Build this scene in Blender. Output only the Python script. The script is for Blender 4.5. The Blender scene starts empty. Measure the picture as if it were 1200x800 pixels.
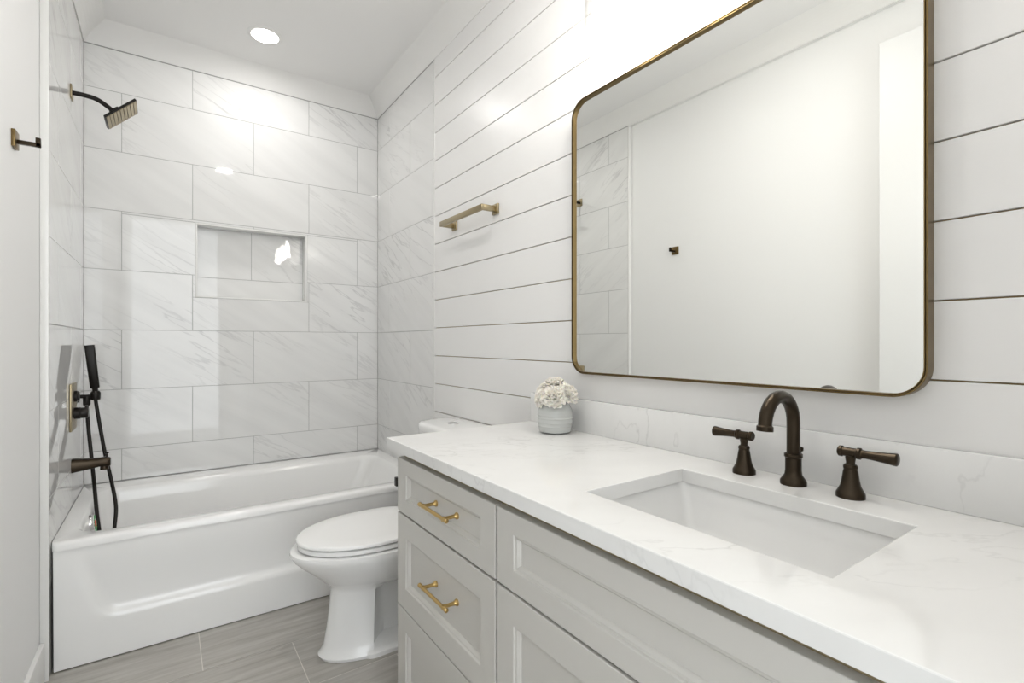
import bpy, bmesh, math, random
from mathutils import Vector, Matrix
PI = math.pi
S = bpy.context.scene
C = S.collection
random.seed(7)

# ------------------------------------------------------------------ camera
H = 1.165                                   # camera height above the floor
cam = bpy.data.cameras.new('camera'); camo = bpy.data.objects.new('camera', cam); C.objects.link(camo)
camo.location = (0, 0, H); camo.rotation_euler = (PI/2, 0, -math.radians(34.975))
cam.sensor_width = 36; cam.lens = 580.96/1200*36; cam.shift_y = 1.14/1200; cam.clip_start = 0.02
S.camera = camo
S.view_settings.view_transform = 'Standard'; S.view_settings.look = 'None'
S.view_settings.gamma = 1; S.view_settings.use_curve_mapping = False
S.view_settings.exposure = 0.50

# ------------------------------------------------------------------ world + lights
w = bpy.data.worlds.new('world'); S.world = w; w.use_nodes = True
w.node_tree.nodes['Background'].inputs[0].default_value = (0.93, 0.97, 1.0, 1)
w.node_tree.nodes['Background'].inputs[1].default_value = 2.75

P_DOWN, P_VAN, P_ROOM = 2.6, 1.7, 4.0
def area(name, loc, power, size, col=(1, .975, .95), spread=PI):
    l = bpy.data.lights.new(name, 'AREA'); l.shape = 'DISK'; l.size = size; l.energy = power; l.color = col; l.spread = spread
    o = bpy.data.objects.new(name, l); C.objects.link(o); o.location = loc; return o

# dimensions (m); heights measured from the camera are turned by zz()
def zz(r): return r + H
XW, XL, XP, YD = 1.1536, -0.3282, -0.352, 3.2    # right wall, tiled left wall, painted left wall, back wall
ZC = zz(1.575); YN = -0.06
YTL, YTR = 2.31, 2.364                           # where the tile ends on left / right

area('recessed_lamp_light', (0.42, 2.81, ZC-.012), P_DOWN, .13)
area('recessed_lamp_light', (0.44, 1.20, ZC-.012), P_ROOM, .13)

# ------------------------------------------------------------------ materials
def mat(name, col, rough=.5, metal=0, spec=.5, coat=0, bump=None):
    m = bpy.data.materials.new(name); m.use_nodes = True
    n = m.node_tree.nodes; b = n['Principled BSDF']
    b.inputs['Base Color'].default_value = (*col, 1); b.inputs['Roughness'].default_value = rough
    b.inputs['Metallic'].default_value = metal; b.inputs['Specular IOR Level'].default_value = spec
    b.inputs['Coat Weight'].default_value = coat; b.inputs['Coat Roughness'].default_value = .04
    nz = n.new('ShaderNodeTexNoise'); tc = n.new('ShaderNodeTexCoord')
    m.node_tree.links.new(tc.outputs['Object'], nz.inputs['Vector'])
    sc, st = bump or (60, .02)
    nz.inputs['Scale'].default_value = sc; nz.inputs['Detail'].default_value = 3
    bp = n.new('ShaderNodeBump'); bp.inputs['Strength'].default_value = st; bp.inputs['Distance'].default_value = .002
    m.node_tree.links.new(nz.outputs[0], bp.inputs['Height']); m.node_tree.links.new(bp.outputs[0], b.inputs['Normal'])
    return m
def nd(m, t, **k):
    n = m.node_tree.nodes.new(t)
    for a, v in k.items(): setattr(n, a, v)
    return n
def lk(m, a, b): m.node_tree.links.new(a, b)

def ramp(m, stops, inp):
    r = nd(m, 'ShaderNodeValToRGB'); e = r.color_ramp.elements
    while len(e) < len(stops): e.new(.5)
    for i, (p, c) in enumerate(stops):
        e[i].position = p; e[i].color = (c, c, c, 1) if not hasattr(c, '__len__') else (*c, 1)
    lk(m, inp, r.inputs[0]); return r
def veined(name, base, vein, rough, coord, rot, stretch, scale, strength, width=.035, coat=0, spec=.5):
    m = mat(name, base, rough, spec=spec, coat=coat); b = m.node_tree.nodes['Principled BSDF']
    for l in list(b.inputs['Normal'].links): m.node_tree.links.remove(l)
    tc = nd(m, 'ShaderNodeTexCoord'); mp = nd(m, 'ShaderNodeMapping')
    mp.inputs['Rotation'].default_value = (0, 0, rot); mp.inputs['Scale'].default_value = stretch
    # rotate first, then stretch: two mapping nodes
    mp.inputs['Scale'].default_value = (1, 1, 1)
    mp2 = nd(m, 'ShaderNodeMapping'); mp2.inputs['Scale'].default_value = stretch
    lk(m, tc.outputs[coord], mp.inputs[0]); lk(m, mp.outputs[0], mp2.inputs[0])
    n1 = nd(m, 'ShaderNodeTexNoise'); n1.inputs['Scale'].default_value = scale; n1.inputs['Detail'].default_value = 5; n1.inputs['Roughness'].default_value = .5; n1.inputs['Distortion'].default_value = .15
    lk(m, mp2.outputs[0], n1.inputs['Vector'])
    r1 = ramp(m, [(.5-width, 0), (.5, 1), (.5+width, 0)], n1.outputs[0])
    n2 = nd(m, 'ShaderNodeTexNoise'); n2.inputs['Scale'].default_value = scale*.55; n2.inputs['Detail'].default_value = 2
    lk(m, mp.outputs[0], n2.inputs['Vector'])
    r2 = ramp(m, [(.46, 0), (.68, 1)], n2.outputs[0])
    n3 = nd(m, 'ShaderNodeTexNoise'); n3.inputs['Scale'].default_value = scale*.8; n3.inputs['Detail'].default_value = 4
    lk(m, mp2.outputs[0], n3.inputs['Vector'])
    r3 = ramp(m, [(.4, 0), (.8, .35)], n3.outputs[0])
    mu = nd(m, 'ShaderNodeMath', operation='MULTIPLY'); lk(m, r1.outputs[0], mu.inputs[0]); lk(m, r2.outputs[0], mu.inputs[1])
    ad = nd(m, 'ShaderNodeMath', operation='ADD'); lk(m, mu.outputs[0], ad.inputs[0]); lk(m, r3.outputs[0], ad.inputs[1])
    m2 = nd(m, 'ShaderNodeMath', operation='MULTIPLY', use_clamp=True); lk(m, ad.outputs[0], m2.inputs[0]); m2.inputs[1].default_value = strength
    mx = nd(m, 'ShaderNodeMix', data_type='RGBA'); mx.inputs[6].default_value = (*base, 1); mx.inputs[7].default_value = (*vein, 1)
    lk(m, m2.outputs[0], mx.inputs[0]); lk(m, mx.outputs[2], b.inputs['Base Color'])
    return m

M = {}
M['tile'] = veined('marble_tile', (.80, .80, .79), (.44, .44, .44), .03, 'UV', math.radians(31), (.8, 6.5, 1), 2.0, .55, .022)
M['quartz'] = veined('white_quartz', (.80, .80, .79), (.46, .46, .45), .09, 'Object', .6, (1, 2.2, 1), 5.5, .38, .018)
M['grout'] = mat('grout', (.38, .38, .37), .9)
M['trimw'] = mat('white_tile_trim', (.82, .82, .80), .12)
M['paint'] = mat('white_wall_paint', (.84, .84, .835), .55, bump=(180, .03))
M['shiplap'] = mat('white_shiplap_paint', (.83, .825, .815), .32, bump=(25, .02))
M['gap'] = mat('shiplap_gap', (.40, .29, .15), .9)
M['ceil'] = mat('ceiling_paint', (.85, .845, .835), .8)
M['crown'] = mat('crown_paint', (.82, .815, .80), .4)
M['tub'] = mat('tub_acrylic', (.90, .90, .89), .12, coat=.3)
M['china'] = mat('white_china', (.88, .88, .87), .06, coat=.4)
M['sink'] = mat('sink_china_shaded', (.78, .78, .77), .07, coat=.4)  # white china made darker: the basin's shade is put into the colour
M['seat'] = mat('seat_plastic', (.90, .90, .89), .16)
M['cab'] = mat('greige_cabinet_paint', (.585, .572, .54), .36, bump=(200, .02))
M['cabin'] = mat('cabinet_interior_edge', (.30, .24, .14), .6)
M['brass'] = mat('brushed_brass', (.60, .42, .17), .28, 1, bump=(300, .05))
M['bronze'] = mat('oil_rubbed_bronze', (.048, .037, .026), .30, 1)
M['black'] = mat('dark_bronze_black', (.011, .009, .007), .32, .3, .35)
M['champ'] = mat('antique_brass', (.36, .30, .19), .30, 1)
M['frame'] = mat('antique_bronze_frame', (.20, .140, .062), .34, 1)
M['chrome'] = mat('chrome', (.75, .75, .75), .08, 1)
M['mirror'] = mat('mirror_glass', (.93, .94, .92), .0, 1); 
for l in list(M['mirror'].node_tree.nodes['Principled BSDF'].inputs['Normal'].links): M['mirror'].node_tree.links.remove(l)
M['vase'] = mat('grey_glaze', (.53, .545, .53), .14, coat=.3)
M['petal'] = mat('cream_petal', (.97, .93, .85), .6)
b = M['petal'].node_tree.nodes['Principled BSDF']; b.inputs['Subsurface Weight'].default_value = .25; b.inputs['Subsurface Radius'].default_value = (.01, .008, .005)
M['stem'] = mat('green_stem', (.10, .18, .06), .6)
M['green'] = mat('green_print', (.04, .30, .08), .5)
M['red'] = mat('red_print', (.75, .12, .08), .5)
M['door'] = mat('white_door_paint', (.79, .79, .785), .4)

def emis(name, col, s):
    m = bpy.data.materials.new(name); m.use_nodes = True; n = m.node_tree.nodes; n.remove(n['Principled BSDF'])
    e = n.new('ShaderNodeEmission'); e.inputs[0].default_value = (*col, 1); e.inputs[1].default_value = s
    m.node_tree.links.new(e.outputs[0], n['Material Output'].inputs[0]); return m
M['lamp'] = emis('lamp_diffuser', (1, .97, .92), 8)
M['bulb'] = emis('bulb_glow', (1, .95, .86), 30)
def thin_glass():
    m = bpy.data.materials.new('clear_glass'); m.use_nodes = True; n = m.node_tree.nodes; n.remove(n['Principled BSDF'])
    t = n.new('ShaderNodeBsdfTransparent'); g = n.new('ShaderNodeBsdfGlossy'); g.inputs['Roughness'].default_value = .02
    lw = n.new('ShaderNodeLayerWeight'); lw.inputs[0].default_value = .5; pw = n.new('ShaderNodeMath'); pw.operation = 'POWER'; pw.inputs[1].default_value = 4; ml = n.new('ShaderNodeMath'); ml.operation = 'MULTIPLY'; ml.inputs[1].default_value = .8; mx = n.new('ShaderNodeMixShader')
    t.inputs[0].default_value = (.94, .94, .94, 1)
    L = m.node_tree.links; L.new(lw.outputs['Facing'], pw.inputs[0]); L.new(pw.outputs[0], ml.inputs[0]); L.new(ml.outputs[0], mx.inputs[0]); L.new(t.outputs[0], mx.inputs[1]); L.new(g.outputs[0], mx.inputs[2])
    L.new(mx.outputs[0], n['Material Output'].inputs[0]); return m
M['glass'] = thin_glass()

# floor: grey wood-look tile, streaks along X
def floor_mat():
    m = mat('wood_look_floor_tile', (.4, .38, .35), .34); b = m.node_tree.nodes['Principled BSDF']
    tc = nd(m, 'ShaderNodeTexCoord'); mp = nd(m, 'ShaderNodeMapping'); mp.inputs['Scale'].default_value = (1.1, 16, 1)
    lk(m, tc.outputs['UV'], mp.inputs[0])
    n1 = nd(m, 'ShaderNodeTexNoise'); n1.inputs['Scale'].default_value = 2.6; n1.inputs['Detail'].default_value = 6; n1.inputs['Roughness'].default_value = .6; n1.inputs['Distortion'].default_value = .3
    lk(m, mp.outputs[0], n1.inputs['Vector'])
    r = ramp(m, [(.3, (.35, .325, .29)), (.5, (.44, .42, .385)), (.7, (.53, .515, .48))], n1.outputs[0])
    lk(m, r.outputs[0], b.inputs['Base Color'])
    return m
M['floor'] = floor_mat()
M['fgrout'] = mat('floor_grout', (.74, .71, .66), .9)

# ------------------------------------------------------------------ mesh helpers
def obj(name, bm, m, parent=None, smooth=True, uvs=None):
    me = bpy.data.meshes.new(name)
    bmesh.ops.recalc_face_normals(bm, faces=bm.faces) if uvs != 'keep' else None
    bm.to_mesh(me); bm.free()
    for x in (m if isinstance(m, (list, tuple)) else [m]): me.materials.append(x)
    o = bpy.data.objects.new(name, me); C.objects.link(o)
    if smooth:
        me.shade_smooth(); me.set_sharp_from_angle(angle=math.radians(38))
    if parent: o.parent = parent; o.matrix_parent_inverse = Matrix.Translation(parent.location).inverted()
    return o
def tag(o, label, cat, group=None):
    o['label'] = label; o['category'] = cat
    if group: o['group'] = group
    return o
def thing(name, label, cat, loc=(0, 0, 0), group=None):
    o = bpy.data.objects.new(name, None); C.objects.link(o); o.location = loc; o.empty_display_size = .05
    bpy.context.view_layer.update()
    return tag(o, label, cat, group)
def struct(name, bm, m, parent=None, smooth=False):
    o = obj(name, bm, m, parent, smooth)
    if not parent: o['kind'] = 'structure'
    return o
def box(bm, x0, x1, y0, y1, z0, z1, bev=0, seg=2, mi=0):
    t = bmesh.new(); bmesh.ops.create_cube(t, size=1)
    for v in t.verts: v.co = Vector(((x0+x1)/2+v.co.x*(x1-x0), (y0+y1)/2+v.co.y*(y1-y0), (z0+z1)/2+v.co.z*(z1-z0)))
    if bev: bmesh.ops.bevel(t, geom=t.edges[:], offset=bev, segments=seg, profile=.5, affect='EDGES')
    for f in t.faces: f.material_index = mi
    merge(bm, t); return bm
def merge(bm, t, mtx=None):
    if mtx: bmesh.ops.transform(t, matrix=mtx, verts=t.verts)
    vm = [bm.verts.new(v.co) for v in t.verts]; t.verts.index_update()
    for f in t.faces:
        try:
            g = bm.faces.new([vm[v.index] for v in f.verts]); g.material_index = f.material_index
        except ValueError: pass
    t.free()
def loft(bm, rings, cap0=True, cap1=True, closed=True, mi=0):
    R = [[bm.verts.new(p) for p in r] for r in rings]; n = len(R[0])
    for a, b in zip(R, R[1:]):
        for i in range(n if closed else n-1):
            j = (i+1) % n
            f = bm.faces.new((a[i], a[j], b[j], b[i])); f.material_index = mi
    if cap0: bm.faces.new(R[0][::-1]).material_index = mi
    if cap1: bm.faces.new(R[-1]).material_index = mi
    return R
def lathe(bm, prof, mtx=None, n=32, cap=True, mi=0):
    t = bmesh.new(); loft(t, [[Vector((r*math.cos(2*PI*i/n), r*math.sin(2*PI*i/n), z)) for i in range(n)] for r, z in prof], cap, cap, mi=mi)
    merge(bm, t, mtx); return bm
def axis(p, d):     # matrix that takes +Z to direction d at p
    return Matrix.Translation(Vector(p)) @ Vector(d).to_track_quat('Z', 'Y').to_matrix().to_4x4()
def smooth_path(pts, k=6):
    P = [Vector(p) for p in pts]; out = []
    for i in range(len(P)-1):
        a, b, c, d = P[max(i-1, 0)], P[i], P[i+1], P[min(i+2, len(P)-1)]
        for j in range(k):
            t = j/k
            out.append(.5*((2*b)+(c-a)*t+(2*a-5*b+4*c-d)*t*t+(3*b-a-3*c+d)*t**3))
    return out+[P[-1]]
def tube(bm, pts, rad, n=14, sq=None, up=None):
    """sweep: rad number or list; sq=(half w, half h) for a rectangular bar"""
    P = [Vector(p) for p in pts]; rings = []; prev = None
    for i, p in enumerate(P):
        d = (P[min(i+1, len(P)-1)]-P[max(i-1, 0)]).normalized()
        if prev is None:
            u = Vector(up) if up else (Vector((0, 0, 1)) if abs(d.z) < .9 else Vector((0, 1, 0)))
        else: u = prev
        s = d.cross(u).normalized(); u = s.cross(d).normalized(); prev = u
        r = rad[i] if hasattr(rad, '__len__') else rad
        if sq: rings.append([p+s*a*sq[0]+u*b*sq[1] for a, b in ((1, 1), (-1, 1), (-1, -1), (1, -1))])
        else: rings.append([p+(s*math.cos(2*PI*k/n)+u*math.sin(2*PI*k/n))*r for k in range(n)])
    loft(bm, rings); return bm
def rrect(x0, x1, y0, y1, r, z, k=6):
    out = []
    for cx, cy, a0 in ((x1-r, y1-r, 0), (x0+r, y1-r, 90), (x0+r, y0+r, 180), (x1-r, y0+r, 270)):
        for i in range(k+1):
            a = math.radians(a0+90*i/k); out.append(Vector((cx+r*math.cos(a), cy+r*math.sin(a), z)))
    return out

# ------------------------------------------------------------------ the room shell
# floor tiles 0.6 x 0.3, long side across the room, running bond
def floor_bm():
    bm = bmesh.new(); uv = bm.loops.layers.uv.new('UVMap')
    g = .0028; rnd = random.Random(3)
    k = 0; y = 2.369+.3*3
    rows = []
    while y > -1.4: rows.append((y-.3, y)); y -= .3
    for i, (y0, y1) in enumerate(rows):
        off = .11 if (i % 2 == 1) else .405
        x = off-.6*3
        while x < 1.3:
            a, b = max(x, -.5)+g/2, min(x+.6, 1.3)-g/2
            if b > a:
                ox, oy = rnd.uniform(0, 50), rnd.uniform(0, 50)
                vs = [bm.verts.new(p) for p in ((a, y0+g/2, 0), (b, y0+g/2, 0), (b, y1-g/2, 0), (a, y1-g/2, 0))]
                f = bm.faces.new(vs)
                for l in f.loops: l[uv].uv = (l.vert.co.x+ox, l.vert.co.y+oy)
            x += .6
    vs = [bm.verts.new(p) for p in ((-.5, -1.5, -.0012), (1.3, -1.5, -.0012), (1.3, 3.3, -.0012), (-.5, 3.3, -.0012))]
    bm.faces.new(vs).material_index = 1
    vs = [bm.verts.new(p) for p in ((-.5, -1.5, -.06), (1.3, -1.5, -.06), (1.3, 3.3, -.06), (-.5, 3.3, -.06))]
    bm.faces.new(vs[::-1]).material_index = 1
    return bm
fl = struct('floor', floor_bm(), [M['floor'], M['fgrout']])

bm = bmesh.new(); box(bm, -.5, 1.3, -1.5, 3.35, ZC, ZC+.06); struct('ceiling', bm, M['ceil'])

# tiles: generic panel in (s,t) coordinates, P(s,t,depth) -> world
ROWS = [(-.8425, -.5402), (-.5402, -.2381), (-.2381, .0642), (.0642, .3668), (.3668, .6665), (.6665, .9660), (.9660, 1.2655), (1.2655, 1.478)]
def tile_panel(name, P, s0, s1, even, odd, z0, z1, parent, hole=None, seed=1, backs=None, flip=False):
    bm = bmesh.new(); uv = bm.loops.layers.uv.new('UVMap'); g = .0022; dep = .0012
    rnd = random.Random(seed)
    def rect(a, b, c, d, off):
        if b-a < .006 or d-c < .004: return
        a += g/2; b -= g/2; c += g/2; d -= g/2; e = .0006
        pts = [(a, c), (b, c), (b, d), (a, d)]
        fr = [bm.verts.new(P(*p, 0)) for p in ((a+e, c+e), (b-e, c+e), (b-e, d-e), (a+e, d-e))]
        bk = [bm.verts.new(P(*p, dep)) for p in pts]
        fs = [bm.faces.new(fr)]
        for i in range(4): fs.append(bm.faces.new((fr[i], bk[i], bk[(i+1) % 4], fr[(i+1) % 4])))
        q = [(a+e, c+e), (b-e, c+e), (b-e, d-e), (a+e, d-e)]
        lut = dict(zip(fr+bk, q+pts))
        for f in fs:
            for l in f.loops:
                s_, t_ = lut[l.vert]; l[uv].uv = ((-s_ if flip else s_)+off[0], t_+off[1])
    for k, (r0, r1) in enumerate(ROWS):
        c, d = max(r0, z0), min(r1, z1)
        if d <= c: continue
        j = even if (k % 2 == 1) else odd
        cuts = [s0]+[q for q in [j+.599*i for i in range(-8, 8)] if s0+.012 < q < s1-.012]+[s1]
        for a, b in zip(cuts, cuts[1:]):
            off = (rnd.uniform(0, 90), rnd.uniform(0, 90))
            if hole and a < hole[1] and b > hole[0] and c < hole[3] and d > hole[2]:
                h = hole
                if c < h[2]: rect(a, b, c, h[2], off)
                if d > h[3]: rect(a, b, h[3], d, off)
                m0, m1 = max(c, h[2]), min(d, h[3])
                rect(a, min(b, h[0]), m0, m1, off); rect(max(a, h[1]), b, m0, m1, off)
            else: rect(a, b, c, d, off)
    # grout bed behind
    def slab(a, b, c, d):
        v = [bm.verts.new(P(*p)) for p in ((a, c, dep), (b, c, dep), (b, d, dep), (a, d, dep), (a, c, dep+.008), (b, c, dep+.008), (b, d, dep+.008), (a, d, dep+.008))]
        for q in ((0, 1, 2, 3), (4, 5, 6, 7), (0, 1, 5, 4), (1, 2, 6, 5), (2, 3, 7, 6), (3, 0, 4, 7)):
            bm.faces.new([v[i] for i in q]).material_index = 1
    if hole:
        h = hole; slab(s0, s1, z0, h[2]); slab(s0, s1, h[3], z1+.005); slab(s0, h[0], h[2], h[3]); slab(h[1], s1, h[2], h[3])
    else: slab(s0, s1, z0, z1+.005)
    o = obj(name, bm, [M['tile'], M['grout']], parent, smooth=False, uvs='keep')
    if not parent: o['kind'] = 'structure'
    return o

NI = (.135, .711, .246, .654)                    # niche opening x0,x1,z0,z1 (z from camera)
# back wall: substrate slab around the niche, tiles and niche lining as its children
bm = bmesh.new(); yb = YD+.0105
for a, b, c, d in ((-.5, 1.3, 0, zz(NI[2])), (-.5, 1.3, zz(NI[3]), ZC), (-.5, NI[0], zz(NI[2]), zz(NI[3])), (NI[1], 1.3, zz(NI[2]), zz(NI[3]))):
    box(bm, a, b, yb, YD+.12, c, d)
box(bm, NI[0]-.02, NI[1]+.02, YD+.0985, YD+.14, zz(NI[2])-.02, zz(NI[3])+.02)
wb = struct('wall_back', bm, M['paint'])
tile_panel('tile_surround', lambda s, t, d: (s, YD+d, zz(t)), XL, XW, .122, -.181, -.70, 1.4755, wb, hole=NI, seed=11)
tile_panel('niche_back_tile', lambda s, t, d: (s, YD+.088+d, zz(t)), NI[0]+.002, NI[1]-.002, .122, -.181, NI[2]+.002, NI[3]-.002, wb, seed=12)
# niche lining: four boards with a proud white edge
bm = bmesh.new(); x0, x1, z0, z1 = NI[0], NI[1], zz(NI[2]), zz(NI[3]); t = .009
box(bm, x0, x1, YD-.0015, YD+.092, z0, z0+t, .001); box(bm, x0, x1, YD-.0015, YD+.092, z1-t, z1, .001)
box(bm, x0, x0+t, YD-.001, YD+.092, z0+t, z1-t, .001); box(bm, x1-t, x1, YD-.001, YD+.092, z0+t, z1-t, .001)
obj('niche_lining', bm, M['trimw'], wb)

# left wall: painted part set back, tile proud of it with a white end trim
bm = bmesh.new(); box(bm, XP-.12, XP, YN-.12, YD+.1, 0, ZC)
wl = struct('wall_left', bm, M['paint'])
tile_panel('tile_surround', lambda s, t, d: (XL-d, s, zz(t)), YTL+.012, YD, 2.50, 2.80, -1.165, 1.4755, wl, seed=21)
bm = bmesh.new(); box(bm, XP, XL-.009, YTL+.012, YD, 0, zz(1.48)); obj('tile_backer', bm, M['grout'], wl, smooth=False)
bm = bmesh.new(); box(bm, XP, XL+.0005, YTL, YTL+.012, 0, zz(1.48), .003); obj('tile_edge_trim', bm, M['trimw'], wl)

# right wall: shiplap boards + tiled end
SH = 1.3801; PITCH = .1449
bm = bmesh.new(); box(bm, XW+.009, XW+.12, YN-.12, YD+.1, 0, ZC, mi=1)
wr = struct('wall_right', bm, [M['paint'], M['gap']])
bm = bmesh.new(); z = SH+PITCH
while zz(z) > 0:
    lo = max(zz(z-PITCH)+.0016, 0.0); hi = min(zz(z)-.0016, ZC)
    if hi-lo > .01: box(bm, XW, XW+.0095, YN, YTR-.012, lo, hi, .0012, 1)
    z -= PITCH
obj('shiplap_boards', bm, M['shiplap'], wr, smooth=False)
tile_panel('tile_surround', lambda s, t, d: (XW+d, s, zz(t)), YTR, YD, 2.985, 2.67, -1.165, 1.4755, wr, seed=31, flip=True)
bm = bmesh.new(); box(bm, XW-.0006, XW+.0095, YTR-.012, YTR, 0, zz(1.48), .001); obj('tile_edge_trim', bm, M['trimw'], wr)

# front wall with the doorway the camera stands in
DX0, DX1, DZ = -.335, .50, 2.475
bm = bmesh.new()
box(bm, XP, DX0, YN-.12, YN, 0, ZC); box(bm, DX1, XW+.01, YN-.12, YN, 0, ZC); box(bm, DX0, DX1, YN-.12, YN, DZ, ZC)
struct('wall_front', bm, M['paint'])
bm = bmesh.new(); box(bm, XP-.17, XP-.12, -1.5, YN-.12, 0, ZC); struct('wall_hall_left_added', bm, M['paint'])  # unseen hall wall, added to hold world light off the near fronts
bm = bmesh.new(); box(bm, XW+.05, XW+.12, -1.5, YN-.12, 0, ZC); struct('wall_hall_right_added', bm, M['paint'])  # its opposite wall, also unseen and added to shape the doorway light
bm = bmesh.new(); dx = -.318
box(bm, dx, dx+.035, YN+.03, .852, .012, zz(1.30), .002)
d1 = struct('door_1', bm, M['door'])
for i, zh in enumerate((.25, 1.2, 2.2)):
    bm = bmesh.new(); lathe(bm, [(.007, 0), (.007, .09)], Matrix.Translation((dx+.016, YN+.022, zh)), 12); obj('hinge', bm, M['bronze'], d1)
bm = bmesh.new(); lathe(bm, [(.03, 0), (.03, .004), (.010, .008), (.010, .018), (.012, .02), (.012, .03), (.004, .033)], axis((dx+.035, .79, .86), (1, 0, 0)), 24)
obj('door_handle', bm, M['bronze'], d1)

# crown cove on three sides
def crown(name, pts_fn):
    prof = []                       # (out from wall, up from bottom)
    w_, h_ = .090, ZC-zz(1.479)
    prof.append((0, 0)); prof.append((.003, 0)); prof.append((.004, .003))
    for i in range(9):
        a = i/8; x = .004+(w_-.006)*a; y = .003+(h_-.004)*a
        bow = .006*math.sin(PI*a)
        prof.append((x-bow*.74, y+bow*.67*-1*-1))
    prof.append((w_, h_)); prof.append((0, h_))
    bm = bmesh.new()
    loft(bm, [[Vector(pts_fn(k, o, zz(1.479)+u)) for o, u in prof] for k in (0, 1)])
    return struct(name, bm, M['crown'], smooth=False)
crown('trim_1', lambda k, o, z: ((XL+o, XW-o)[k], YD-o, z))
crown('trim_2', lambda k, o, z: (XW-o, (YN, YD-o)[k], z))
crown('trim_3', lambda k, o, z: (XL-.0+o, (YN, YD-o)[k], z))
bm = bmesh.new(); box(bm, XP, XL, YN, YTL, zz(1.474), ZC); struct('trim_4', bm, M['crown'])
# baseboard on the painted left wall
bm = bmesh.new(); box(bm, XP, XP+.014, .90, YTL-.002, 0, .138, .003); struct('baseboard_left', bm, M['crown'])

# ------------------------------------------------------------------ recessed downlights
def downlight(x, y, lab):
    t = thing('recessed_light', lab, 'ceiling light', (x, y, ZC), 'recessed ceiling downlights')
    bm = bmesh.new(); lathe(bm, [(.064, -.001), (.064, -.006), (.078, -.004), (.082, 0), (.078, .001)], Matrix.Translation((x, y, ZC)), 40, cap=False)
    obj('trim_ring', bm, M['crown'], t)
    bm = bmesh.new(); lathe(bm, [(.064, -.0035), (.064, -.001)], Matrix.Translation((x, y, ZC)), 40); obj('diffuser', bm, M['lamp'], t)
downlight(.42, 2.81, 'round white recessed downlight in the ceiling above the bathtub')
downlight(.44, 1.20, 'round white recessed downlight in the ceiling in front of the vanity')

# ------------------------------------------------------------------ bathtub
TX0, TX1, TY0, TY1 = -.3265, 1.1525, 2.335, 3.1988
ZT = zz(-.703)
tub = thing('bathtub', 'white alcove bathtub with panelled apron between three marble tiled walls', 'bathtub', (.4, 2.75, 0))
bm = bmesh.new()
def ring(x0, x1, y0, y1, r, z): return rrect(x0, x1, y0, y1, r, z, 8)
rings = [ring(TX0, TX1, TY0, TY1, .018, ZT-.030), ring(TX0, TX1, TY0, TY1, .018, ZT-.014), ring(TX0, TX1, TY0+.003, TY1, .018, ZT-.006),
         ring(TX0, TX1, TY0+.010, TY1, .018, ZT-.001), ring(TX0+.001, TX1-.001, TY0+.018, TY1-.001, .018, ZT)]
ix0, ix1, iy0, iy1 = TX0+.058, TX1-.075, TY0+.072, TY1-.135
rings += [ring(ix0-.006, ix1+.006, iy0-.006, iy1+.006, .095, ZT), ring(ix0, ix1, iy0, iy1, .09, ZT-.003), ring(ix0+.008, ix1-.008, iy0+.007, iy1-.007, .085, ZT-.012),
          ring(ix0+.013, ix1-.016, iy0+.012, iy1-.012, .082, ZT-.030), ring(ix0+.018, ix1-.04, iy0+.018, iy1-.02, .082, ZT-.08),
          ring(ix0+.035, ix1-.12, iy0+.035, iy1-.04, .085, ZT-.25), ring(ix0+.055, ix1-.21, iy0+.05, iy1-.06, .09, ZT-.36),
          ring(ix0+.085, ix1-.28, iy0+.08, iy1-.09, .09, ZT-.392), ring(ix0+.14, ix1-.36, iy0+.13, iy1-.14, .08, ZT-.40)]
loft(bm, rings, cap0=False)
# apron: height field with a shallow recessed panel
nx, nz = 96, 40; grid = []
def sst(a, b, x):
    t = min(max((x-a)/(b-a), 0), 1); return t*t*(3-2*t)
for j in range(nz+1):
    z = ZT-.028-(ZT-.028-.004)*j/nz; row = []
    for i in range(nx+1):
        x = TX0+.005+(TX1-TX0-.010)*i/nx
        # panel mask: rounded rectangle, soft top, ledge at the bottom
        px0, px1, pz0, pz1 = -.205, 1.04, .150, ZT-.01
        slant = .07*sst(.15, ZT-.03, z)
        ex = min(x-(px0-slant), (px1+slant)-x); ez = z-pz0
        q = min(ex, ez) if not (ex < .07 and ez < .07) else .07-math.hypot(.07-ex, .07-ez)
        d = .020*sst(0, .035, q)*sst(ZT-.02, ZT-.26, z)
        row.append(bm.verts.new((x, TY0+.004+.014*(1-z/ZT)+d, z)))
    grid.append(row)
for a, b_ in zip(grid, grid[1:]):
    for i in range(nx): bm.faces.new((a[i], a[i+1], b_[i+1], b_[i]))
for sx in (0, nx):          # returns at both ends
    x = grid[0][sx].co.x
    col = [r[sx] for r in grid]; bk = [bm.verts.new((x, TY0+.10, v.co.z)) for v in col]
    for i in range(len(col)-1): bm.faces.new((col[i], col[i+1], bk[i+1], bk[i]))
# lip return under the rim
top = grid[0]; lip = [bm.verts.new((v.co.x, TY0+.0005, ZT-.0265)) for v in top]
for i in range(nx): bm.faces.new((top[i], top[i+1], lip[i+1], lip[i]))
obj('tub_body', bm, M['tub'], tub)
ovx = ix0+.018
ovc = Vector((ovx, 2.69, ZT-.052)); ovn = Vector((1, 0, .12)).normalized()
bm = bmesh.new(); lathe(bm, [(.040, -.004), (.040, .005), (.037, .009), (.012, .011)], axis(ovc, ovn), 32)
ov = obj('overflow_cover', bm, M['chrome'], tub); ov['label'] = 'round chrome overflow cover'
bm = bmesh.new()
lathe(bm, [(.036, .0095), (.036, .0115), (.001, .0125)], axis(ovc, ovn), 32, mi=0)
for k in range(16):
    a = 2*PI*k/16; t = bmesh.new(); box(t, .024, .034, -.0035, .0035, .0112, .0132)
    merge(bm, t, axis(ovc, ovn) @ Matrix.Rotation(a, 4, 'Z'))
for f in bm.faces:
    c = f.calc_center_median()
n0 = len(bm.faces)
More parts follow.
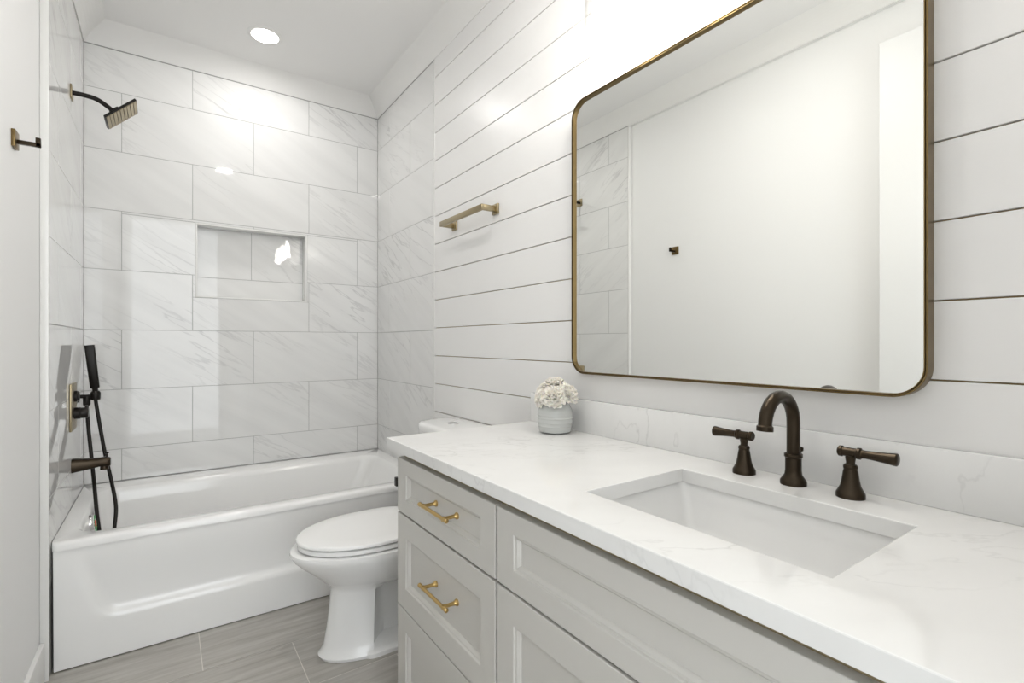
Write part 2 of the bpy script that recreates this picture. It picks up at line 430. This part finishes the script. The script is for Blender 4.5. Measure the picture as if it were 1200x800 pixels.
o = obj('sticker', bm, [M['seat'], M['green'], M['red']], ov)
for p in o.data.polygons:
    if p.index >= 96-1 and False: pass
nl = 32*2+2
for p in o.data.polygons:
    if p.index >= nl: p.material_index = 1
bm = bmesh.new(); lathe(bm, [(.014, .0125), (.014, .0145), (.001, .015)], axis(ovc+Vector((0, -.004, 0)), ovn), 24); obj('sticker', bm, M['red'], ov)
bm = bmesh.new(); lathe(bm, [(.034, 0), (.034, .003), (.026, .004), (.024, .002), (.004, .002)], Matrix.Translation((ix0+.25, 2.74, ZT-.401)), 32); obj('drain', bm, M['chrome'], tub)

# ------------------------------------------------------------------ shower fittings on the left wall
sh = thing('shower_head', 'dark bronze square shower head on a bent arm high on left tiled wall', 'shower head', (XL, 2.80, zz(1.062)))
bm = bmesh.new(); box(bm, XL, XL+.006, 2.772, 2.828, zz(1.034), zz(1.09), .002); obj('wall_flange', bm, M['champ'], sh)
arm = smooth_path([(XL+.004, 2.80, zz(1.062)), (XL+.045, 2.80, zz(1.062)), (XL+.085, 2.80, zz(1.056)), (XL+.125, 2.80, zz(1.032)), (XL+.150, 2.80, zz(1.010))], 6)
bm = bmesh.new(); tube(bm, arm, .0095, 16)
lathe(bm, [(.0125, 0), (.0125, .012), (.010, .014)], axis((XL+.134, 2.80, zz(1.0245)), (.72, 0, -.69)), 20); obj('shower_arm', bm, M['black'], sh)
hc = Vector((-.163, 2.80, zz(1.018))); hx = Vector((.722, 0, .692)); hn = Vector((.692, 0, -.722)); hy = Vector((0, 1, 0))
hm = Matrix((( hx.x, hy.x, hn.x, hc.x), (hx.y, hy.y, hn.y, hc.y), (hx.z, hy.z, hn.z, hc.z), (0, 0, 0, 1)))
bm = bmesh.new(); t = bmesh.new(); box(t, -.074, .074, -.074, .074, 0, .010, .0015); merge(bm, t, hm)
t = bmesh.new(); lathe(t, [(.020, -.012), (.022, 0)], None, 24); lathe(t, [(.012, -.024), (.014, -.018), (.012, -.012)], None, 20); merge(bm, t, hm)
hd = obj('spray_head', bm, M['black'], sh)
bm = bmesh.new()
for k in range(9):
    a = -.071+.142*k/9; t = bmesh.new(); box(t, a+.0012, a+.0147, -.071, .071, .0098, .0125, .0008, 1); merge(bm, t, hm)
o = obj('spray_face', bm, M['champ'], hd); o['label'] = 'pale brass ribbed spray face'

va = thing('shower_valve', 'rectangular bronze shower valve plate with two round handles on left tile', 'valve', (XL, 2.83, zz(-.275)))
bm = bmesh.new(); box(bm, XL, XL+.008, 2.75, 2.905, zz(-.375), zz(-.175), .0025); obj('valve_plate', bm, M['champ'], va)
bm = bmesh.new(); lathe(bm, [(.024, 0), (.024, .010), (.019, .012), (.019, .014), (.016, .016)], axis((XL+.008, 2.83, zz(-.232)), (1, 0, 0)), 28); obj('diverter_knob', bm, M['black'], va)
bm = bmesh.new(); lathe(bm, [(.025, 0), (.025, .020), (.023, .022), (.023, .044), (.021, .047), (.010, .048)], axis((XL+.008, 2.83, zz(-.305)), (1, 0, 0)), 28)
box(bm, XL+.042, XL+.052, 2.825, 2.835, zz(-.305), zz(-.272), .002); obj('valve_handle', bm, M['black'], va)

sp = thing('tub_spout', 'tapered dark bronze tub spout above the bathtub drain end', 'tub spout', (XL, 2.83, zz(-.528)))
bm = bmesh.new(); rings = []
for x, hy_, zt, zb in ((0, .030, -.500, -.560), (.01, .029, -.500, -.559), (.05, .025, -.506, -.553), (.09, .022, -.507, -.546), (.112, .022, -.505, -.546), (.124, .021, -.508, -.547), (.130, .018, -.513, -.545)):
    cz = zz((zt+zb)/2); hz = (zt-zb)/2
    rings.append([Vector((XL+x, 2.83+hy_*math.copysign(abs(math.cos(a))**.6, math.cos(a)), cz+hz*math.copysign(abs(math.sin(a))**.6, math.sin(a)))) for a in [2*PI*i/28 for i in range(28)]])
loft(bm, rings); lathe(bm, [(.016, 0), (.015, .016)], Matrix.Translation((XL+.108, 2.83, zz(-.560))), 20); obj('spout_body', bm, M['bronze'], sp)
bm = bmesh.new(); lathe(bm, [(.0035, -.004), (.0035, .014), (.008, .016), (.008, .021), (.004, .023)], Matrix.Translation((XL+.116, 2.83, zz(-.507))), 16); obj('diverter_knob', bm, M['black'], sp)

HY = 3.016
hs = thing('hand_shower', 'black stick hand shower in wall bracket with long hose hanging into bathtub', 'hand shower', (XL, HY, zz(-.252)))
bm = bmesh.new(); lathe(bm, [(.027, 0), (.027, .004), (.012, .006), (.0085, .008), (.0085, .060)], axis((XL, HY, zz(-.250)), (1, 0, 0)), 24)
lathe(bm, [(.017, -.020), (.019, -.012), (.019, .012), (.015, .020)], Matrix.Translation((-.267, HY, zz(-.247))), 20)
lathe(bm, [(.012, -.040), (.014, -.034), (.014, -.006), (.010, .002)], Matrix.Translation((-.2985, HY, zz(-.252))), 18); obj('wall_bracket', bm, M['black'], hs)
bm = bmesh.new(); a0 = Vector((-.267, HY, zz(-.232))); a1 = Vector((-.289, HY, zz(-.012))); dd = (a1-a0).normalized(); sd = Vector((1, 0, 0)); sd = (sd-dd*sd.dot(dd)).normalized(); q = dd.cross(sd)
rings = []
for t_, wx, wy in ((-.03, .009, .009), (.0, .010, .010), (.018, .011, .011), (.020, .0175, .012), (.19, .019, .012), (.2195, .019, .0115), (.221, .019, .011)):
    c = a0+dd*t_
    rings.append([c+sd*wx*math.copysign(abs(math.cos(a))**.45, math.cos(a))+q*wy*math.copysign(abs(math.sin(a))**.45, math.sin(a)) for a in [2*PI*i/28 for i in range(28)]])
loft(bm, rings); obj('wand', bm, M['black'], hs)
hp = smooth_path([(-.267, HY, zz(-.262)), (-.263, HY, zz(-.30)), (-.249, HY-.01, zz(-.40)), (-.229, HY-.04, zz(-.52)), (-.204, HY-.09, zz(-.63)), (-.183, HY-.15, zz(-.735)), (-.184, HY-.19, zz(-.81)),
                  (-.190, HY-.22, zz(-.88)), (-.207, HY-.24, zz(-.93)), (-.224, HY-.24, zz(-.90)), (-.234, HY-.22, zz(-.83)), (-.246, HY-.19, zz(-.74)), (-.261, HY-.12, zz(-.63)), (-.276, HY-.06, zz(-.52)), (-.290, HY-.02, zz(-.40)), (-.2985, HY, zz(-.292))], 7)
bm = bmesh.new(); tube(bm, hp, .0075, 12); obj('hose', bm, M['black'], hs)

# ------------------------------------------------------------------ robe hook (left wall) and towel bar (right wall)
rh = thing('robe_hook', 'small square bronze robe hook on the white wall left of the bathtub', 'hook', (XP, 1.953, zz(.573)))
bm = bmesh.new(); box(bm, XP, XP+.009, 1.929, 1.977, zz(.549), zz(.597), .0015); obj('wall_plate', bm, M['frame'], rh)
bm = bmesh.new(); box(bm, XP+.009, XP+.058, 1.947, 1.959, zz(.562), zz(.573), .001); box(bm, XP+.047, XP+.058, 1.947, 1.959, zz(.562), zz(.588), .001); obj('hook_arm', bm, M['bronze'], rh)

tb = thing('towel_bar', 'short square antique brass towel bar on the shiplap wall above the toilet', 'towel bar', (XW, 1.95, zz(.565)))
for y in (1.765, 2.130):
    bm = bmesh.new(); box(bm, XW-.008, XW, y-.022, y+.022, zz(.543), zz(.587), .001); obj('wall_plate', bm, M['champ'], tb)
bm = bmesh.new(); xb = 1.076
box(bm, xb, xb+.013, 1.758, 2.143, zz(.553), zz(.577), .001)
for y in (1.758, 2.130): box(bm, xb+.012, XW-.006, y, y+.013, zz(.553), zz(.577), .001)
obj('bar', bm, M['champ'], tb)

# ------------------------------------------------------------------ toilet
YC = 1.905
to = thing('toilet', 'white two-piece toilet with closed lid between bathtub and vanity', 'toilet', (.8, YC, 0))
def egg(xf, xb, hw, z, n=48, sq=2.3, yc=YC, wide=.56):
    """closed outline, tip at xf (towards -X), blunt back at xb"""
    xm = xf+(xb-xf)*wide; out = []
    for i in range(n):
        a = 2*PI*i/n; c, s_ = math.cos(a), math.sin(a)
        e = 2/sq if c > 0 else 1.0
        x = xm+(xb-xm)*abs(c)**(2/3.6) if c > 0 else xm-(xm-xf)*abs(c)
        y = yc+hw*math.copysign(abs(s_)**(2/2.25 if c > 0 else .97), s_)
        out.append(Vector((x, y, z)))
    return out
bm = bmesh.new()
R_ = [  # xf, xb, hw, z(rel)
    (.505, .90, .112, -1.165), (.468, .94, .118, -1.163), (.462, .945, .120, -1.152), (.470, .94, .114, -1.143), (.482, .93, .104, -1.12), (.492, .92, .098, -1.06),
    (.502, .91, .095, -.98), (.508, .91, .097, -.925), (.504, .92, .106, -.905), (.474, .94, .136, -.880), (.432, .97, .162, -.850), (.388, .99, .182, -.812),
    (.362, 1.0, .192, -.785), (.352, 1.0, .195, -.768), (.354, 1.0, .194, -.757), (.366, .995, .185, -.752), (.372, .99, .181, -.752)]
loft(bm, [egg(a+(.013 if z > -.87 else 0), b_, h, zz(z)) for a, b_, h, z in R_])
# deck that carries the tank
rg = [rrect(.90, 1.12, YC-.11, YC+.11, .03, zz(z)) for z in (-.93, -.765)]
loft(bm, [rrect(.92, 1.10, YC-.085, YC+.085, .03, zz(-.90)), rrect(.88, 1.125, YC-.14, YC+.14, .04, zz(-.80)), rrect(.88, 1.13, YC-.155, YC+.155, .04, zz(-.765)), rrect(.885, 1.125, YC-.15, YC+.15, .04, zz(-.757))])
# hollow the sides of the pedestal behind the front column
for v in bm.verts:
    x, y, z = v.co; zr = z-H
    if -1.125 < zr < -.915 and x > .60: v.co.y = YC+(y-YC)*(1-.72*sst(.64, .69, x))
obj('bowl', bm, M['china'], to)
# trapway foot behind
bm = bmesh.new(); loft(bm, [rrect(.60, 1.06, YC-.118, YC+.118, .04, zz(z)) for z in (-1.1645, -1.148)]+[rrect(.61, 1.05, YC-.105, YC+.105, .04, zz(-1.138))]); obj('foot', bm, M['china'], to)
def disc(name, xf, xb, hw, z0, z1, rnd, m, crownh=0):
    bm = bmesh.new(); n = 48
    rs = [egg(xf+rnd, xb-rnd, hw-rnd, z0), egg(xf, xb, hw, z0+rnd*.6), egg(xf, xb, hw, z1-rnd)]
    for k in (1, 2, 3):
        a = k/3*PI/2; rs.append(egg(xf+rnd*(1-math.cos(a)), xb-rnd*(1-math.cos(a)), hw-rnd*(1-math.cos(a)), z1-rnd+rnd*math.sin(a)))
    for k in (1, 2, 3):
        f = k/3.6; xm = xf+(xb-xf)*.56
        rs.append(egg(xf+rnd+(xm-xf)*f, xb-rnd-(xb-xm)*f, (hw-rnd)*(1-f), z1+crownh*math.sin(f*PI/2)))
    loft(bm, rs); return obj(name, bm, m, to)
disc('seat', .392, .880, .184, zz(-.749), zz(-.732), .005, M['seat'])
disc('seat_lid', .387, .885, .187, zz(-.729), zz(-.713), .007, M['seat'], .003)
for s_ in (-1, 1):
    bm = bmesh.new(); lathe(bm, [(.012, -.025), (.012, .025)], axis((.892, YC+s_*.075, zz(-.728)), (0, 1, 0)), 16); obj('seat_hinge', bm, M['seat'], to)
bm = bmesh.new()
loft(bm, [rrect(.965, 1.14, YC-.185, YC+.185, .035, zz(-.757)), rrect(.950, 1.143, YC-.20, YC+.20, .04, zz(-.735)), rrect(.940, 1.145, YC-.212, YC+.212, .045, zz(-.40)), rrect(.940, 1.145, YC-.212, YC+.212, .045, zz(-.396))])
obj('tank', bm, M['china'], to)
bm = bmesh.new()
def lidr(i, z): return rrect(.925+i, 1.150-i*.5, YC-.224+i, YC+.224-i, .095-i*.5, z, 10)
loft(bm, [lidr(.010, zz(-.396)), lidr(.001, zz(-.391)), lidr(0, zz(-.372)), lidr(.003, zz(-.363)), lidr(.009, zz(-.359)), lidr(.03, zz(-.3575))])
tl = obj('tank_lid', bm, M['china'], to)
bm = bmesh.new(); lathe(bm, [(.024, -.002), (.024, .003), (.021, .005), (.002, .0055)], Matrix.Translation((1.04, YC+.035, zz(-.3575))), 28); o = obj('flush_button', bm, M['chrome'], to); o['label'] = 'round chrome flush button'

# ------------------------------------------------------------------ vanity cabinet
FX = .585                        # front plane of the drawers
VY0, VY1 = .005, 1.452
vc = thing('vanity_cabinet', 'greige shaker vanity cabinet with drawers and brass pulls', 'cabinet', (.87, .72, 0))
bm = bmesh.new()
bx0 = FX+.021
zk_ = zz(-.3275)
box(bm, bx0, bx0+.018, VY0, VY1, .10, zk_, .001); box(bm, XW-.02, XW-.012, VY0, VY1, .10, zk_)
for y in (VY0, .889, VY1-.016): box(bm, bx0+.002, XW-.013, y, y+.016, .10, zk_, .001)
box(bm, bx0+.002, XW-.013, VY0, VY1, .10, .118); box(bm, bx0+.07, bx0+.085, VY0+.002, VY1-.002, .0, .102); box(bm, bx0+.07, XW-.012, VY1-.018, VY1-.002, .0, .102); box(bm, bx0+.07, XW-.012, VY0+.002, VY0+.018, .0, .102)
obj('cabinet_body', bm, M['cab'], vc)
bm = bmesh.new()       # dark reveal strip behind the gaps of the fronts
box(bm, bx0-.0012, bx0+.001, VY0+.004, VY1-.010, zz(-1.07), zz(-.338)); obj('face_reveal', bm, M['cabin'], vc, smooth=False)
def shaker(name, y0, y1, z0, z1, st, rl, parent):
    """drawer front with frame, stepped moulding and recessed panel, facing -X"""
    bm = bmesh.new()
    th = .020
    def rr(i, j, x): return [Vector((x, y0+i, z0+j)), Vector((x, y1-i, z0+j)), Vector((x, y1-i, z1-j)), Vector((x, y0+i, z1-j))]
    e = .0016
    loft(bm, [rr(0, 0, FX+th), rr(0, 0, FX+e), rr(e*.3, e*.3, FX+e*.3), rr(e, e, FX), rr(st, rl, FX), rr(st+.0015, rl+.0015, FX+.0010), rr(st+.003, rl+.003, FX+.0045), rr(st+.0075, rl+.0075, FX+.0050),
              rr(st+.012, rl+.012, FX+.0095), rr(st+.0135, rl+.0135, FX+.0125)])
    return obj(name, bm, M['cab'], parent, smooth=False)
def pull(y, z, parent, vert=False):
    bm = bmesh.new(); L = .078; X0 = FX+.012; xb_ = FX-.028
    d = Vector((0, 0, 1)) if vert else Vector((0, 1, 0)); c = Vector((xb_, y, z))
    lathe(bm, [(.0035, -L-.002), (.0058, -L), (.0058, -L+.007), (.0048, -L+.008), (.0048, L-.008), (.0058, L-.007), (.0058, L), (.0035, L+.002)], axis(c, d), 18)
    for s_ in (-1, 1):
        p = Vector((X0, y, z))+d*s_*(L-.020)
        xf_ = FX+.0125 if not vert else FX
        p.x = xf_
        lathe(bm, [(.0085, 0), (.0085, .004), (.0055, .007), (.0048, .012), (.0048, xf_-xb_-.006), (.0062, xf_-xb_-.004), (.0062, xf_-xb_+.003)], axis(p, (-1, 0, 0)), 18)
    return obj('drawer_pull' if not vert else 'door_pull', bm, M['brass'], parent)
zt, zm, zb_, zf = zz(-.351), zz(-.5145), zz(-.7975), .085
g = .0042
d1_ = shaker('drawer', .901, 1.449, zm+g/2, zt, .060, .043, vc); pull(1.150, zz(-.432), d1_)
d2_ = shaker('drawer', .901, 1.449, zb_+g/2, zm-g, .060, .062, vc); pull(1.150, zz(-.648), d2_)
d3_ = shaker('drawer', .901, 1.449, zf, zb_-g/2, .060, .062, vc); pull(1.150, zz(-.94), d3_)
shaker('false_front', .080, .893, zm+g/2, zt, .060, .043, vc)
p1 = shaker('cabinet_door', .489, .893, zf, zm-g, .060, .062, vc); pull(.52, zz(-.64), p1, True)
p2 = shaker('cabinet_door', .080, .485, zf, zm-g, .060, .062, vc); pull(.455, zz(-.64), p2, True)

# ------------------------------------------------------------------ countertop with cutout, backsplash, sink
CX0, CX1, CY0, CY1 = .568, XW-.002, -.03, 1.497
ZK = zz(-.297)
SX0, SX1, SY0, SY1 = .690, .998, .282, .727
ct = thing('countertop', 'white quartz countertop with faint grey veins on the greige vanity', 'countertop', (.86, .73, ZK-.03))
bm = bmesh.new()
def slab_hole(bm, o4, h4, z0, z1, e=.002):
    (a, b_, c, d), (p, q_, r, s_) = o4, h4
    def rc(x0, x1, y0, y1, z): return [Vector((x0, y0, z)), Vector((x1, y0, z)), Vector((x1, y1, z)), Vector((x0, y1, z))]
    seq = [rc(p, q_, r, s_, z0), rc(a, b_, c, d, z0), rc(a, b_, c, d, z1-e), rc(a+e*.3, b_, c, d-e*.3, z1-e*.3), rc(a+e, b_, c, d-e, z1), rc(p-e, q_+e, r-e, s_+e, z1), rc(p-e*.3, q_+e*.3, r-e*.3, s_+e*.3, z1-e*.3), rc(p, q_, r, s_, z1-e), rc(p, q_, r, s_, z0)]
    loft(bm, seq, False, False)
slab_hole(bm, (CX0, CX1, CY0, CY1), (SX0, SX1, SY0, SY1), ZK-.030, ZK)
bmesh.ops.remove_doubles(bm, verts=bm.verts, dist=1e-5)
obj('slab', bm, M['quartz'], ct, smooth=False)
bm = bmesh.new(); box(bm, XW-.0215, XW-.0015, CY0, CY1, ZK, zz(-.190), .0018); obj('backsplash', bm, M['quartz'], ct)

sk = thing('sink', 'rectangular white undermount sink set in the quartz countertop', 'sink', ((SX0+SX1)/2, (SY0+SY1)/2, ZK-.03))
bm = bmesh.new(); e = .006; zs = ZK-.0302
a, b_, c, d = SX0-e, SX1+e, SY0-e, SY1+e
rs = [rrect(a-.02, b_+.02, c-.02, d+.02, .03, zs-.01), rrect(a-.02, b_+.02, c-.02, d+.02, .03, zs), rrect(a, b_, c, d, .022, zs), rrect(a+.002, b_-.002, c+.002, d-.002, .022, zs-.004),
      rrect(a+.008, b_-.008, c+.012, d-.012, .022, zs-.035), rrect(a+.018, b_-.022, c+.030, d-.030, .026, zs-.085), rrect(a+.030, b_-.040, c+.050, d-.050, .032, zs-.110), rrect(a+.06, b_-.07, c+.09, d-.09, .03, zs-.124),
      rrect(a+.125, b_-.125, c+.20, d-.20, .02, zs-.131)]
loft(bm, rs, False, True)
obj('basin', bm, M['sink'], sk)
bm = bmesh.new(); lathe(bm, [(.030, .0), (.030, .003), (.020, .004), (.018, .001), (.003, .001)], Matrix.Translation(((a+b_)/2, (c+d)/2, zs-.131)), 28); obj('drain', bm, M['bronze'], sk)

# ------------------------------------------------------------------ faucet
FXX = 1.080
fa = thing('faucet', 'widespread oil-rubbed bronze faucet with gooseneck spout behind the sink', 'faucet', (FXX, .515, ZK))
def bell(r=.0245, h=.060, top=.010):
    return [(r, 0), (r, .006), (r*.98, .009), (r*.86, .014), (r*.70, .022), (r*.60, .034), (r*.52, .048), (r*.46, h-.006), (r*.50, h-.004), (r*.50, h), (top, h+.003)]
def handle(y, s_):
    bm = bmesh.new(); lathe(bm, bell(), Matrix.Translation((FXX, y, ZK)), 32)
    lathe(bm, [(.0085, .058), (.0075, .067), (.009, .075), (.009, .080)], Matrix.Translation((FXX, y, ZK)), 20)
    hb = obj('handle', bm, M['bronze'], fa)
    bm = bmesh.new(); c = Vector((FXX, y, ZK+.086)); dr = Vector((0, s_, -.01)).normalized()
    lathe(bm, [(.0085, -.021), (.0105, -.019), (.0105, -.014), (.0088, -.012), (.0088, .010), (.0112, .012), (.0112, .017), (.0085, .019), (.0078, .025), (.0085, .040), (.0102, .060), (.0116, .070), (.0116, .074), (.009, .076)], axis(c, dr), 24)
    obj('lever', bm, M['bronze'], hb)
handle(.622, 1); handle(.408, -1)
bm = bmesh.new(); YS = .514
lathe(bm, [(.0252, 0), (.0252, .006), (.0245, .009), (.021, .014), (.0165, .021), (.0155, .030), (.0155, .056), (.0175, .058), (.0175, .064), (.0145, .066)], Matrix.Translation((FXX, YS, ZK)), 32)
cz = zz(-.1665); R0 = .0565; pts = [(FXX, YS, ZK+.05), (FXX, YS, ZK+.09)]
for k in range(19):
    a_ = PI*k/18*1.0; pts.append((FXX-R0+R0*math.cos(a_), YS, cz+R0*math.sin(a_)))
tube(bm, pts, .0128, 22)
p_ = Vector(pts[-1]); q_ = (p_-Vector(pts[-2])).normalized()
lathe(bm, [(.0128, -.004), (.0155, -.001), (.0155, .008), (.012, .0085)], axis(p_, q_), 24)
so = obj('spout', bm, M['bronze'], fa)
bm = bmesh.new(); tube(bm, [(FXX+.012, YS, ZK+.052), (FXX+.023, YS-.002, ZK+.062), (FXX+.026, YS-.002, ZK+.070)], .0035, 10)
lathe(bm, [(.004, 0), (.0055, .002), (.0055, .008), (.003, .010)], axis((FXX+.026, YS-.002, ZK+.066), (.2, 0, 1)), 14); obj('drain_lever', bm, M['bronze'], so)

# ------------------------------------------------------------------ mirror
MX = 1.121; MY0, MY1, MZ0, MZ1 = .301, 1.254, zz(-.103), zz(.802)
mi = thing('wall_mirror', 'large bronze framed mirror with rounded corners hung above the sink', 'mirror', (XW, .78, MZ0))
def rrx(x, i, r): # rounded rect in the YZ plane inset by i
    return [Vector((x, p.x, p.y)) for p in rrect(MY0+i, MY1-i, MZ0+i, MZ1-i, r, 0, 12)]
bm = bmesh.new()
rs = [rrx(XW-.0005, .0, .058), rrx(MX+.001, .0, .058), rrx(MX, .0008, .0572), rrx(MX, .0026, .0554), rrx(MX+.008, .0028, .0552), rrx(MX+.008, .0042, .0538), rrx(MX+.002, .0044, .0536), rrx(MX+.0015, .0048, .0532), rrx(MX+.0015, .0066, .0514), rrx(MX+.012, .0069, .0511), rrx(XW-.0005, .0069, .0511)]
loft(bm, rs+[rs[0]], False, False); bmesh.ops.remove_doubles(bm, verts=bm.verts, dist=1e-6)
obj('frame', bm, M['frame'], mi)
bm = bmesh.new(); f = bm.faces.new([bm.verts.new(p) for p in rrx(MX+.010, .0062, .0518)])
r = bmesh.ops.extrude_face_region(bm, geom=[f]); 
for v in r['geom']:
    if isinstance(v, bmesh.types.BMVert): v.co.x += .004
obj('glass', bm, M['mirror'], mi, smooth=False)

# ------------------------------------------------------------------ vanity light above the mirror
LYS = (1.027, .78, .533); ZB = zz(.897)
vl = thing('vanity_light', 'three-lamp vanity light with clear glass shades above the mirror', 'wall light', (XW, .78, zz(1.1)))
bm = bmesh.new(); box(bm, XW-.022, XW, .66, .90, zz(1.10), zz(1.20), .003); box(bm, XW-.10, XW-.02, .775, .785, zz(1.155), zz(1.165)); 
lathe(bm, [(.008, -.33), (.008, .33)], axis((XW-.105, .78, zz(1.16)), (0, 1, 0)), 16); obj('backplate', bm, M['frame'], vl)
for y in LYS:
    bm = bmesh.new(); X_ = XW-.118; lathe(bm, [(.006, .205), (.006, .262)], Matrix.Translation((X_, y, ZB)), 12); lathe(bm, [(.022, .150), (.022, .195), (.012, .207)], Matrix.Translation((X_, y, ZB)), 24)
    so_ = obj('lamp_socket', bm, M['frame'], vl)
    bm = bmesh.new()
    lathe(bm, [(.022, .192), (.038, .186), (.047, .170), (.049, .14), (.049, .03), (.046, .012), (.036, .003), (.034, .003), (.043, .013), (.0465, .03), (.0465, .14), (.044, .168), (.036, .183), (.022, .189)], Matrix.Translation((X_, y, ZB)), 40, cap=False)
    obj('glass_shade', bm, M['glass'], so_)
    bm = bmesh.new(); lathe(bm, [(.004, .035), (.018, .042), (.027, .060), (.028, .078), (.022, .102), (.013, .122), (.013, .150)], Matrix.Translation((X_, y, ZB)), 24); obj('bulb', bm, M['bulb'], so_)
    l = bpy.data.lights.new('vanity_lamp_light', 'POINT'); l.energy = P_VAN; l.color = (1, .955, .90); l.shadow_soft_size = .03
    lo = bpy.data.objects.new('vanity_lamp_light', l); C.objects.link(lo); lo.location = (X_, y, ZB+.012)

# ------------------------------------------------------------------ vase and blossoms
VX, VY = 1.058, 1.263
bm = bmesh.new(); prof = [(.040, 0), (.044, .002)]
for k in range(1, 40):
    z = .003+.094*k/40; tt = z/.1
    r = .0480+.0105*math.sin(PI*min(tt*.8+.10, 1))-.006*sst(.7, 1, tt)
    for zr in (.024, .036, .050, .060):
        r += .0011*math.exp(-((z-zr)/.0016)**2)
    prof.append((r, z))
prof += [(.0415, .0985), (.0385, .0985), (.037, .094), (.045, .06), (.045, .01), (.001, .008)]
lathe(bm, prof, Matrix.Translation((VX, VY, ZK+.0003)), 48)
vs = obj('vase', bm, M['vase']); tag(vs, 'small ribbed pale grey ceramic vase on the countertop beside backsplash', 'vase')
def blossom(c, R, seed, lab, tilt):
    rnd = random.Random(seed); bm = bmesh.new(); N = 30
    T = Vector(tilt).normalized().to_track_quat('Z', 'Y').to_matrix()
    for k in range(N):
        f = (k+.5)/N; pol = .10+1.75*f**.75; az = k*2.39996+rnd.uniform(-.3, .3)
        d = Vector((math.sin(pol)*math.cos(az), math.sin(pol)*math.sin(az), math.cos(pol)))
        tang = Vector((-math.sin(az), math.cos(az), 0)); upv = d.cross(tang)*-1
        upv = Vector((math.cos(pol)*math.cos(az), math.cos(pol)*math.sin(az), -math.sin(pol)))*-1
        L = R*(.62+.34*f)*rnd.uniform(.9, 1.1); W_ = R*(.46+.40*f); base = d*R*.25
        gx, gy = 7, 6; G = []
        ph = rnd.uniform(0, 6)
        for j in range(gy):
            t = j/(gy-1); row = []
            for i in range(gx):
                s_ = (i/(gx-1)-.5)*2
                wdt = W_*math.sin(PI*(.12+.60*t))*(1 if t < .95 else .93)
                bend = 1.0-.35*t*t
                p = base+d*(L*t*bend*.8)+upv*(L*.38*t*(1-f*.6)*(1-t*.5))+tang*(s_*wdt)
                p += d*(-abs(s_)**2*W_*.22+.04*R*math.sin(5*s_+ph)*t*t)+upv*(.03*R*math.cos(4*s_+ph*2)*t*t)
                row.append(bm.verts.new(Vector(c)+T @ p))
            G.append(row)
        for j in range(gy-1):
            for i in range(gx-1): bm.faces.new((G[j][i], G[j][i+1], G[j+1][i+1], G[j+1][i]))
    t = thing('flower', lab, 'flower', c, 'cream blossoms in the vase')
    o = obj('petals', bm, M['petal'], t)
    md = o.modifiers.new('thickness', 'SOLIDIFY'); md.thickness = .0008
    bm = bmesh.new(); tube(bm, smooth_path([Vector(c), Vector((VX+(c[0]-VX)*.35, VY+(c[1]-VY)*.35, ZK+.085)), (VX, VY, ZK+.012)], 4), .002, 8); obj('stem', bm, M['stem'], t)
fz = ZK+.128
blossom((VX-.030, VY-.030, fz-.006), .050, 1, 'cream blossom at the front of the vase, lowest towards the camera', (-.6, -.5, .7))
blossom((VX-.004, VY+.046, fz+.000), .048, 2, 'cream blossom on the left side of the vase', (-.3, .8, .6))
blossom((VX+.014, VY-.044, fz+.002), .046, 3, 'cream blossom on the right side of the vase by the backsplash', (.1, -.8, .65))
blossom((VX+.000, VY+.004, fz+.028), .046, 4, 'topmost cream blossom in the grey vase', (-.1, 0, 1))
blossom((VX-.042, VY+.014, fz-.012), .040, 5, 'cream blossom facing the toilet at the vase rim', (-.9, .2, .4))

# ------------------------------------------------------------------ toilet paper holder on the vanity side
tp = thing('toilet_paper_holder', 'small dark toilet paper holder on the vanity end panel facing the toilet', 'toilet paper holder', (.66, VY1, zz(-.445)))
bm = bmesh.new(); box(bm, .72, .765, VY1, VY1+.008, zz(-.468), zz(-.423), .001); obj('wall_plate', bm, M['black'], tp)
bm = bmesh.new(); box(bm, .736, .75, VY1+.007, VY1+.070, zz(-.452), zz(-.438), .001); box(bm, .612, .75, VY1+.056, VY1+.070, zz(-.452), zz(-.438), .001)
box(bm, .604, .614, VY1+.054, VY1+.072, zz(-.460), zz(-.432), .001); obj('holder_arm', bm, M['black'], tp)
